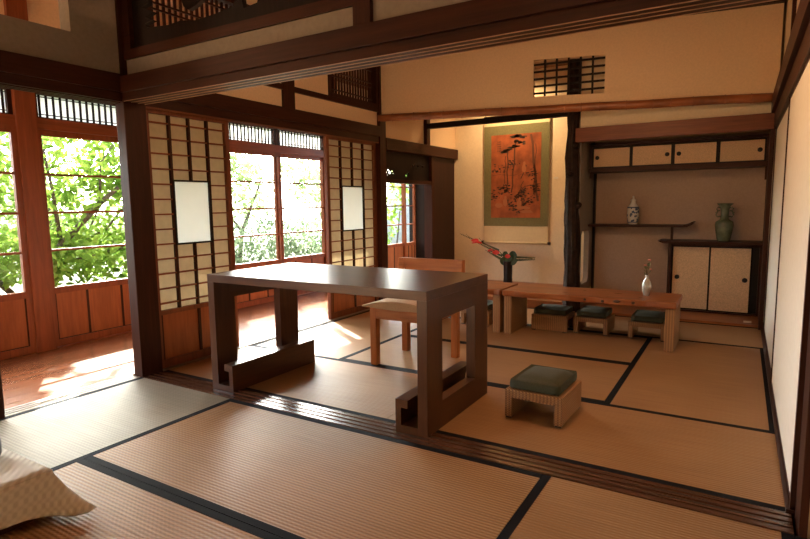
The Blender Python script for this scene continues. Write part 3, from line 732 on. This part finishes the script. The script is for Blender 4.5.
# ------------------------------------------------------------------ flower arrangement
t = thing('ikebana_arrangement', 'tall black vase with red flowers and a slanting branch before the scroll', 'flower arrangement', (-2.43, 6.48, .085))
MB().lathe([(0,0),(.055,0),(.060,.01),(.052,.10),(.056,.29),(.060,.30),(.050,.30),(.046,.28),(0,.25)], n=24).build('vase', BLACK, t)
c0 = Vector((0,0,.29))
m = MB(); m.tube([c0, (-.10,-.02,.41), (-.26,-.03,.49), (-.44,-.03,.55), (-.64,-.02,.625)], [.007,.006,.005,.004,.002], 6)
m.tube([(-.26,-.03,.49), (-.33,-.04,.535), (-.37,-.04,.58)], .0025, 6); m.tube([(-.44,-.03,.55), (-.52,-.04,.60),(-.55,-.03,.625)], .002, 6); m.tube([c0, (.10,0,.35), (.30,.01,.34)], .003, 6)
m.tube([c0, (-.14,-.05,.37), (-.28,-.05,.43)], .003, 6); m.tube([c0,(-.01,-.02,.38),(-.01,-.02,.42)], .003, 6)
m.build('branch', STEM, t)
def frond(m, A, Bp, n, ln, r):
    A, Bp = Vector(A), Vector(Bp); d = (Bp-A).normalized()
    for i in range(n):
        p = A.lerp(Bp, (i+.5)/n); L_ = ln*(1-.5*i/n)
        for s_ in (-1, 1):
            up = (Vector((0,.25,1))*s_ + d*.9).normalized(); sd = up.cross(Vector((0,1,0))).normalized()*L_*.26
            m.b.faces.new([m.b.verts.new(q) for q in (p, p+up*L_*.5+sd, p+up*L_, p+up*L_*.5-sd)])
m = MB(); frond(m, (.04,0,.33), (.33,.01,.34), 16, .05, 1); frond(m, (-.10,-.02,.41), (-.44,-.03,.55), 20, .045, 1); frond(m, (-.05,-.04,.34), (-.24,-.05,.42), 12, .05, 1); frond(m, (-.44,-.03,.55), (-.62,-.02,.62), 8, .02, 1)
m.build('foliage', LEAFD, t)
def spathe(m, c, R, nx):
    c = Vector(c); pts = []
    for k in range(16):
        a = 2*pi*k/16; rr = R*(1 - .38*abs(sin(a/2))**.5 + .1*cos(a)); pts.append(c + Vector((cos(a)*rr*nx[0], -.01+.02*abs(sin(a)), sin(a)*rr*nx[1])))
    ce = m.b.verts.new(c + Vector((0,.014,0))); vs = [m.b.verts.new(p) for p in pts]
    for k in range(16):
        f = m.b.faces.new([ce, vs[k], vs[(k+1)%16]]); f.smooth = True
for (p, R, nx) in [((-.40,-.05,.545),.046,(-1.4,.75)),((-.15,-.06,.405),.046,(1.3,.9)),((.01,-.07,.365),.040,(1.2,.9)),((-.20,-.05,.425),.035,(-1.2,.8))]:
    m = MB(); spathe(m, p, R, nx); m.build('red_blossom', REDF, t)
MB().tube([(-.33,-.045,.515),(-.40,-.05,.53),(-.46,-.055,.51)], [.010,.018,.004], 8).build('red_blossom', REDF, t)
for (x, z, R) in [(-.05,.30,.075),(.05,.31,.08),(.06,.38,.065),(-.03,.385,.05),(.0,.34,.07)]:
    m = MB(); spathe(m, (x, -.05+abs(x)*.2, z), R, (1,1.05)); m.build('round_leaf', LEAFD, t)

# ------------------------------------------------------------------ scroll
t = thing('hanging_scroll', 'tall hanging scroll with rust coloured landscape painting in a green silk border', 'hanging scroll', (-2.46, 6.80, .56))
H = 1.62
m = MB(); m.box(-.425, .425, 0, .004, .03, H); m.build('cream_mount', SCRC, t)
m = MB(); zt, zb_ = 1.50, .238
m.box(-.425, .425, -.004, .0, zb_, zt); gm = m.build('green_silk_border', SCRG, t)
PX0, PX1, PZ0, PZ1 = -.325, .325, .345, 1.385
B(PX0, PX1, -.007, -.004, PZ0, PZ1).build('painting', PICT, t)
ink = MB(); r = random.Random(21); YI = -.0085
def stroke(M_, pts, wd):
    for a, b in zip(pts[:-1], pts[1:]):
        a, b = Vector(a), Vector(b); d = (b-a).normalized(); nn = Vector((-d.y, d.x))*wd/2
        M_.b.faces.new([M_.b.verts.new((p.x, YI, p.y)) for p in (a-nn, b-nn, b+nn, a+nn)])
def spot(M_, x, z, rx, rz, n=9, j=.35, y=YI):
    M_.b.faces.new([M_.b.verts.new((x+rx*(1+r.uniform(-j,j))*cos(2*pi*k/n), y, z+rz*(1+r.uniform(-j,j))*sin(2*pi*k/n))) for k in range(n)])
def inpic(x, z): return PX0+.01 < x < PX1-.01 and PZ0+.01 < z < PZ1-.01
br = MB()
for (x0, z0, x1, z1, w_) in [(-.11,.72,-.10,1.20,.016),(-.05,.66,.0,1.30,.020),(-.15,.74,-.13,1.12,.010),(.29,.55,.20,1.37,.028),(.24,.62,.26,1.25,.012),(.03,.60,.10,.80,.012),(-.02,.58,.13,.74,.010)]:
    k = 7; stroke(br, [(x0+(x1-x0)*i/k+.008*sin(i*2+x0*9), z0+(z1-z0)*i/k) for i in range(k+1)], w_)
br.build('painted_trunk', INKB, t)
for (cx, cz) in [(-.11,1.19),(-.06,1.21),(.02,1.30),(.08,1.27),(-.15,1.18),(.10,1.34),(0,1.24),(-.01,1.36),(.04,1.36)]:
    for i in range(4): spot(ink, cx+r.uniform(-.035,.035), cz+r.uniform(-.014,.014), r.uniform(.022,.040), r.uniform(.008,.014))
for i in range(420):
    x, z = r.choice([(-.05,1.02),(.02,.45),(-.28,.62),(.28,.68),(.10,.66),(-.16,.72),(-.12,.70),(.05,.60),(.18,.55),(.24,.75),(-.24,.95),(.22,.9),(.10,.5),(-.05,.52)]); x += r.gauss(0,.04); z += r.gauss(0,.03)
    if inpic(x, z): spot(ink, x, z, r.uniform(.005,.020), r.uniform(.003,.008))
for i in range(9): stroke(ink, [(PX0+.012+.07*i, .88+.01*sin(i)), (PX0+.075+.07*i, .885+.012*sin(i*1.7))], .003)
for i in range(3):
    for j in range(5): spot(ink, -.235+.018*i, 1.30-.028*j, .005, .008)
stroke(ink, [(.07,.83),(.12,.93),(.14,1.0)], .010)
ink.build('painted_foliage', INK, t)
sk = MB(); 
for (x, z) in [(.115,1.02),(-.13,.60),(.06,.58)]: spot(sk, x, z, .016, .022, 12, .05, -.0095); spot(sk, x-.005, z-.06, .030, .05, 10, .15, -.0092)
for (x, z, a, b_) in [(.10,.47,.10,.022),(.15,.42,.09,.018),(-.22,.50,.05,.03)]: spot(sk, x, z, a, b_, 12, .2, -.0090)
sk.build('painted_figure', SKIN, t)
MB().tube([(-.425,-.004,.028),(.425,-.004,.028)], .014, 12).build('bottom_roller', SCRC, t)
for s_ in (-1, 1): MB().tube([(s_*.425,-.004,.028),(s_*.455,-.004,.028)], .018, 12).build('roller_knob', BLACK, t)
MB().tube([(-.425,-.002,H),(.425,-.002,H)], .008, 8).build('top_rod', DARK['x'], t)
MB().tube([(-.15,0,H),(0,.012,H+.10),(.15,0,H)], .002, 6).build('hanging_cord', STEM, t)
o = centred(B(-1.985, -1.93, 6.824, 6.829, 1.375, 1.40).build('name_card', WHITEC)); tag(o, 'tiny paper card fixed to the cream wall right of the scroll', 'card')
o = centred(B(.06, .12, 5.66, 5.69, .022, .034).build('name_card', WHITEC)); tag(o, 'small pale card lying on the orange alcove floor board', 'card')

# ------------------------------------------------------------------ covered box bottom left
t = thing('covered_stand', 'low stand draped with a cream crocheted cloth in the lower left corner', 'stand', (-2.60, .50, .0018))
B(-.50, .505, -.46, .465, 0, .150).build('stand_box', DARK['x'], t)
# draped cloth: top sheet + skirt with scalloped hem, flared corner tip
x1, y1, zt = .515, .475, .158
bm = bmesh.new(); NU = 60; NV = 8
path = []
for i in range(NU+1):       # skirt path along +x side then the corner then +y side
    u = i/NU
    if u < .60: path.append((x1, -.55 + (y1+.55)*u/.60, (1, 0)))
    else: path.append((x1 - (x1+.55)*(u-.60)/.40, y1, (0, 1)))
rows = []
for j in range(NV+1):
    v = j/NV; row = []
    for i, (px, py, nrm) in enumerate(path):
        u = i/NU; dc = abs(u-.60); fl = math.exp(-(dc/.055)**2)
        nx, ny = nrm
        if dc < .06: nx, ny = .85, .38
        out = .018*v + .012*v*sin(i*1.7) + .175*fl*v**1.3
        z = zt - (zt-.022-.006*v)*v*(1 - .16*abs(sin(i*.55))*(v > .9)) 
        row.append(bm.verts.new((px+nx*out, py+ny*out*.9, max(.003, z + (-.012*fl if v > .9 else 0)))))
    rows.append(row)
for j in range(NV):
    for i in range(NU): 
        f = bm.faces.new([rows[j][i], rows[j][i+1], rows[j+1][i+1], rows[j+1][i]]); f.smooth = True
# top sheet with soft folds
G = 24; g = []
for a in range(G+1):
    row = []
    for b in range(G+1):
        X = -.55+(x1+.55)*a/G; Y = -.55+(y1+.55)*b/G
        edge = min(x1-X, y1-Y); row.append(bm.verts.new((X, Y, zt + .006*(1 if edge > .03 else 0)*abs(sin((Y*26+X*6))))))
    g.append(row)
for a in range(G):
    for b in range(G): f = bm.faces.new([g[a][b], g[a+1][b], g[a+1][b+1], g[a][b+1]]); f.smooth = True
me = bpy.data.meshes.new('crochet_cloth'); bm.to_mesh(me); bm.free(); me.materials.append(CLOTH)
o = bpy.data.objects.new('crochet_cloth', me); COL.objects.link(o); o.parent = t; sm = o.modifiers.new('s', 'SOLIDIFY'); sm.thickness = .004; sm.offset = 1
# dark object standing on the cloth
o = centred(MB().lathe([(0,0),(.09,0),(.095,.01),(.095,.06),(.09,.07),(0,.07)], (-2.415,.855,.170), 28).build('black_bowl', BLACK)); tag(o, 'black round container cut off by the left photo edge on the cloth', 'container')

# ------------------------------------------------------------------ lamps
def pendant(x, y, z, label, power, col=(1,.50,.20)):
    t = thing('pendant_lamp', label, 'lamp', (x, y, z))
    m = MB(); m.lathe([(.155,0),(.16,0),(.16,.14),(.155,.14)], n=24); m.build('lamp_shade', LAMPM, t)
    MB().tube([(0,0,.05),(0,0,CZ-z)], .004, 6).build('cord', BLACK, t)
    MB().lathe([(0,.02),(.02,.03),(.028,.06),(.018,.09),(0,.10)], n=12).build('bulb', LAMPM, t)
    l = bpy.data.lights.new('lamp', 'POINT'); l.energy = power; l.color = col; l.shadow_soft_size = .10
    o = bpy.data.objects.new('lamp_light', l); COL.objects.link(o); o.parent = t; o.location = (0,0,-.04)
pendant(-.95, 2.85, 2.04, 'paper pendant lamp of the far room, hidden above the lintel', 44, (1,.55,.27))
pendant(-.8, .5, 2.45, 'paper pendant lamp of the near room', 8, (1,.52,.25))
pendant(-4.02, .3, 2.40, 'paper pendant lamp added out of view to light the upper corridor', 34, (1,.56,.30))  # added unseen lamp, brightens the upper corridor wall in place of sun bounce
t = thing('alcove_spotlight', 'small warm spotlight above the hanging scroll', 'lamp', (-2.42, 6.35, CZ-.10))
MB().lathe([(.035,0),(.04,.0),(.04,.10),(0,.10)], n=16).build('spotlight_can', BLACK, t)
l = bpy.data.lights.new('spot', 'SPOT'); l.energy = 75; l.color = (1,.62,.30); l.spot_size = radians(150); l.spot_blend = .8; l.shadow_soft_size = .03
o = bpy.data.objects.new('spot_bulb', l); COL.objects.link(o); o.parent = t; o.location = (0,0,-.01); o.rotation_euler = (radians(16),0,0)

# ------------------------------------------------------------------ garden
tag(B(-40, -4.8, -15, 40, -.55, -.45).build('ground', GROUND), 'mossy garden ground beyond the windows', 'ground', None, 'structure')
SUNV = Vector((-.842*cos(radians(34.6)), .54*cos(radians(34.6)), sin(radians(34.6)))).normalized()
SUN_GAPS = [(-3.92,2.16,.10),(-4.02,2.47,.13),(-3.76,2.30,.07),(-3.64,2.05,.05),(-3.62,1.80,.085),(-3.76,1.68,.07),(-3.50,1.77,.06),(-3.29,1.60,.085),(-3.9,1.36,.11),(-3.75,1.27,.06),(-3.46,2.16,.06),(-4.2,2.6,.12)]  # leaves are left out along these sun rays to shape the floor patches
def in_sun_gap(p):
    if p.z < 2.05: return False
    for x, y, r in SUN_GAPS:
        q = p - Vector((x, y, 0)); 
        if (q - SUNV*q.dot(SUNV)).length < r+.045: return True
    return False
def leaves(cs, n, size, mat, name, parent, seed, flat=.6):
    r = random.Random(seed); vs = []; fs = []
    for i in range(n):
        c, R = r.choice(cs)
        while True:
            q = Vector((r.uniform(-1,1), r.uniform(-1,1), r.uniform(-1,1)))
            if q.length < 1: break
        p = Vector(c) + Vector((q.x*R[0], q.y*R[1], q.z*R[2])); s = size*r.uniform(.6,1.3)
        if in_sun_gap(p + Vector(parent.location)): continue
        a = Euler((r.gauss(0,flat), r.gauss(0,flat), r.uniform(0,6.28))).to_matrix()
        k = len(vs)
        for (u, v, w_) in ((-.5,0,0),(-.12,.28,.04),(.22,.22,.03),(.6,0,-.08),(.22,-.22,.03),(-.12,-.28,.04)): vs.append(p + a @ Vector((u*s, v*s, w_*s)))
        fs.append(tuple(range(k, k+6)))
    me = bpy.data.meshes.new(name); me.from_pydata([tuple(v) for v in vs], [], fs); me.materials.append(mat)
    o = bpy.data.objects.new(name, me); COL.objects.link(o); o.parent = parent; tag(o, kind='stuff'); return o
def tree(loc, label, branches, clusters, n, size, mat, seed, group=None, name='garden_tree', cat='tree'):
    t = thing(name, label, cat, loc, 0, group)
    m = MB()
    for pts, r0_, r1_ in branches:
        k = len(pts); m.tube(pts, [r0_+(r1_-r0_)*i/(k-1) for i in range(k)], 8)
    m.build('trunk', TRUNK, t); leaves(clusters, n, size, mat, 'foliage', t, seed)
    return t
# maple-like tree outside the left windows
tree((-7.4, 3.1, -.45), 'leafy tree with slanting dark branches outside the left window',
     [([(0,0,0),(.1,.25,.6),(.3,.55,1.1),(.5,.95,1.6),(.6,1.4,2.0),(.6,1.9,2.6)], .06, .015), ([(.1,.25,.6),(.0,.7,1.0),(.0,1.3,1.25),(0,1.9,1.9)], .035, .010), ([(.3,.55,1.1),(.3,.5,1.8),(.2,.4,2.8)], .03, .010), ([(.0,.1,.4),(.1,.6,.85),(.3,1.3,1.0),(.4,1.9,1.5)], .03, .008), ([(.1,.1,.5),(.2,-.5,1.2),(.1,-1.1,2.0)], .04, .012), ([(.5,.95,1.6),(.5,1.0,2.1),(.5,1.3,2.5)], .018, .006), ([(0,1.0,1.12),(.1,1.2,1.6),(.1,1.2,2.1)], .016, .005), ([(.3,1.3,1.0),(.4,1.5,1.0),(.4,2.0,1.1)], .012, .004)],
     [((0,.4,2.1),(1.0,1.2,.55)), ((.2,1.3,1.5),(.8,1.0,.55)), ((.1,-.6,1.6),(.8,1.0,.8)), ((-.2,.8,2.9),(1.0,1.3,.5)), ((.1,1.8,2.1),(.8,.8,.5)), ((0,.2,1.0),(.8,1.1,.35)), ((.4,.55,3.3),(.5,.9,.6)), ((.4,1.1,3.2),(.5,.5,.4)), ((.4,.5,3.5),(.6,.9,.4)), ((.4,.0,3.0),(.5,.7,.4)), ((.3,.9,.9),(.7,1.2,.35)), ((.4,.9,3.95),(.6,1.0,.35)), ((.4,1.2,3.75),(.6,.8,.35)), ((.3,.7,4.1),(.6,.9,.35))], 13500, .11, LEAF1, 1)  # topmost leaf clusters are added above view to block the sun
tree((-10.2, 5.0, -.45), 'lime green tree standing behind the left window tree',
     [([(0,0,0),(.05,.1,1.0),(.1,0,2.0),(0,.1,3.0)], .10, .03)], [((0,0,2.2),(1.3,1.6,1.3)), ((.2,-1.5,1.4),(1.0,1.2,.9)), ((0,.5,1.0),(1.2,1.2,.5))], 3000, .15, LEAF2, 2)
# seen through the paired windows
tree((-10.8, 9.8, -.45), 'slender pale tree outside the paired windows, left one',
     [([(0,0,0),(.05,.1,.9),(.25,.3,1.6),(.4,.6,2.4)], .06, .02), ([(.05,.1,.9),(-.2,-.2,1.5),(-.3,-.5,2.3)], .035, .01)], [((0,-.2,2.5),(.9,.9,.5)), ((-.3,-.6,2.0),(.6,.6,.5)), ((.1,-.9,2.6),(.7,.7,.4)), ((0,.3,1.9),(.8,.9,.7))], 2600, .13, LEAF2, 3)
tree((-11.2, 13.6, -.45), 'airy pale tree outside the paired windows, right one',
     [([(0,0,0),(.0,.1,1.2),(.15,.2,2.0),(.3,.2,2.9)], .07, .02)], [((0,-.6,2.6),(1.0,1.1,.4)), ((.2,.7,1.9),(.9,.8,.9)), ((0,.9,1.0),(.9,.9,.6)), ((0,0,2.0),(.8,1.3,.5))], 2600, .14, LEAF2, 4)
for i, (x, y, s_, lab) in enumerate([(-8.9,7.75,1.08,'grey green shrub low behind the left paired window'),(-8.9,9.4,1.08,'rounded shrub at the foot of the paired windows'),(-8.9,11.05,1.08,'shrub below the right paired window'),(-8.9,12.7,1.08,'rightmost shrub below the paired windows'),(-6.3,4.6,.6,'fresh green shrub below the leafy window')]):
    t = thing('garden_shrub', lab, 'shrub', (x, y, -.45), 0, 'shrubs outside the windows')
    m = MB(); m.tube([(0,0,0),(.05,.02,.4),(0,.05,.8)], [.03,.02,.01], 6); m.tube([(0,0,.1),(-.2,.1,.6)], [.02,.01], 6); m.build('stem', TRUNK, t)
    leaves([((0,0,.75*s_),(.8*s_,.75*s_,.6*s_)), ((.05,.1,.5),(.6*s_,.6*s_,.4))], 1500, .085, LEAF3 if i < 4 else LEAF1, 'foliage', t, 30+i, .9)
# big rock and leaves outside the far window
rk = bmesh.new(); bmesh.ops.create_icosphere(rk, subdivisions=4, radius=1)
for v in rk.verts:
    n_ = v.co.copy(); v.co = Vector((n_.x*.9, n_.y*1.0, n_.z*1.5)) * (1 + .12*sin(n_.x*5+n_.z*3) + .08*sin(n_.y*9+1)); v.co.z += 1.0
me = bpy.data.meshes.new('garden_rock'); rk.to_mesh(me); rk.free(); me.materials.append(ROCK)
o = bpy.data.objects.new('garden_rock', me); COL.objects.link(o); o.location = (-7.0, 12.2, -.7); tag(o, 'tall grey rock outside the farthest window', 'rock')
tree((-6.3, 10.0, -.45), 'bright bush with yellow green leaves in front of the grey rock', [([(0,0,0),(.0,.1,.6),(.1,.1,1.4)], .03, .01)], [((-.1,-.1,1.3),(.35,.35,.5)), ((0,.3,1.9),(.4,.3,.4)), ((-.2,-.4,.7),(.5,.4,.4))], 420, .12, LEAF1, 9, None, 'garden_bush', 'bush')

# ------------------------------------------------------------------ sun, sky
sun = bpy.data.lights.new('sun', 'SUN'); sun.energy = 34; sun.angle = radians(.6); sun.color = (1,.93,.80)
so = bpy.data.objects.new('sun', sun); COL.objects.link(so)
el = radians(34.6); dxy = Vector((.842,-.54)).normalized()
d = Vector((dxy.x*cos(el), dxy.y*cos(el), -sin(el))); so.rotation_euler = d.to_track_quat('-Z', 'Y').to_euler(); so.location = (-9, 9, 8)
w = bpy.data.worlds.new('world'); S.world = w; w.use_nodes = True; nt = w.node_tree; nt.nodes.clear()
out = nt.nodes.new('ShaderNodeOutputWorld'); bg = nt.nodes.new('ShaderNodeBackground')
sky = nt.nodes.new('ShaderNodeTexSky'); sky.sky_type = 'NISHITA'; sky.sun_disc = False; sky.sun_elevation = el; sky.sun_rotation = math.atan2(-dxy.x, -dxy.y); sky.air_density = 1; sky.dust_density = 4; sky.ozone_density = .6
hs = nt.nodes.new('ShaderNodeHueSaturation'); hs.inputs['Saturation'].default_value = .35
nt.links.new(sky.outputs[0], hs.inputs['Color']); nt.links.new(hs.outputs[0], bg.inputs[0]); nt.links.new(bg.outputs[0], out.inputs[0]); bg.inputs[1].default_value = 2.7
for (y0, y1) in ((-1.3, 2.1), (2.3, 4.0), (4.0, 5.7), (5.9, 8.0)):
    l = bpy.data.lights.new('portal', 'AREA'); l.shape = 'RECTANGLE'; l.size = 1.6; l.size_y = y1-y0
    l.cycles.is_portal = True
    o = bpy.data.objects.new('window_daylight', l); COL.objects.link(o); o.location = (-4.76, (y0+y1)/2, 1.2)
    o.rotation_euler = Vector((1,0,0)).to_track_quat('-Z', 'Y').to_euler()

# ------------------------------------------------------------------ camera
yaw, pit, rol = radians(-31.107), radians(-6.7427), radians(-.73618)
fw = Vector((sin(yaw)*cos(pit), cos(yaw)*cos(pit), sin(pit))); rt = Vector((cos(yaw), -sin(yaw), 0)); up = rt.cross(fw)
r2 = rt*cos(rol) + up*sin(rol); u2 = up*cos(rol) - rt*sin(rol)
cam = bpy.data.cameras.new('camera'); co = bpy.data.objects.new('camera', cam); COL.objects.link(co)
R = Matrix((r2, u2, -fw)).transposed().to_4x4(); co.matrix_world = Matrix.Translation((0,0,1.10)) @ R
cam.sensor_width = 36; cam.sensor_fit = 'HORIZONTAL'; cam.lens = 556.85/810*36; cam.clip_start = .02
S.camera = co
vs_ = S.view_settings; vs_.view_transform = 'Standard'; vs_.look = 'None'; vs_.gamma = 1; vs_.exposure = 0; vs_.use_curve_mapping = False
S.cycles.use_denoising = True; S.cycles.max_bounces = 12; S.cycles.diffuse_bounces = 6; S.cycles.transparent_max_bounces = 16; S.cycles.sample_clamp_indirect = 6; S.cycles.caustics_reflective = False
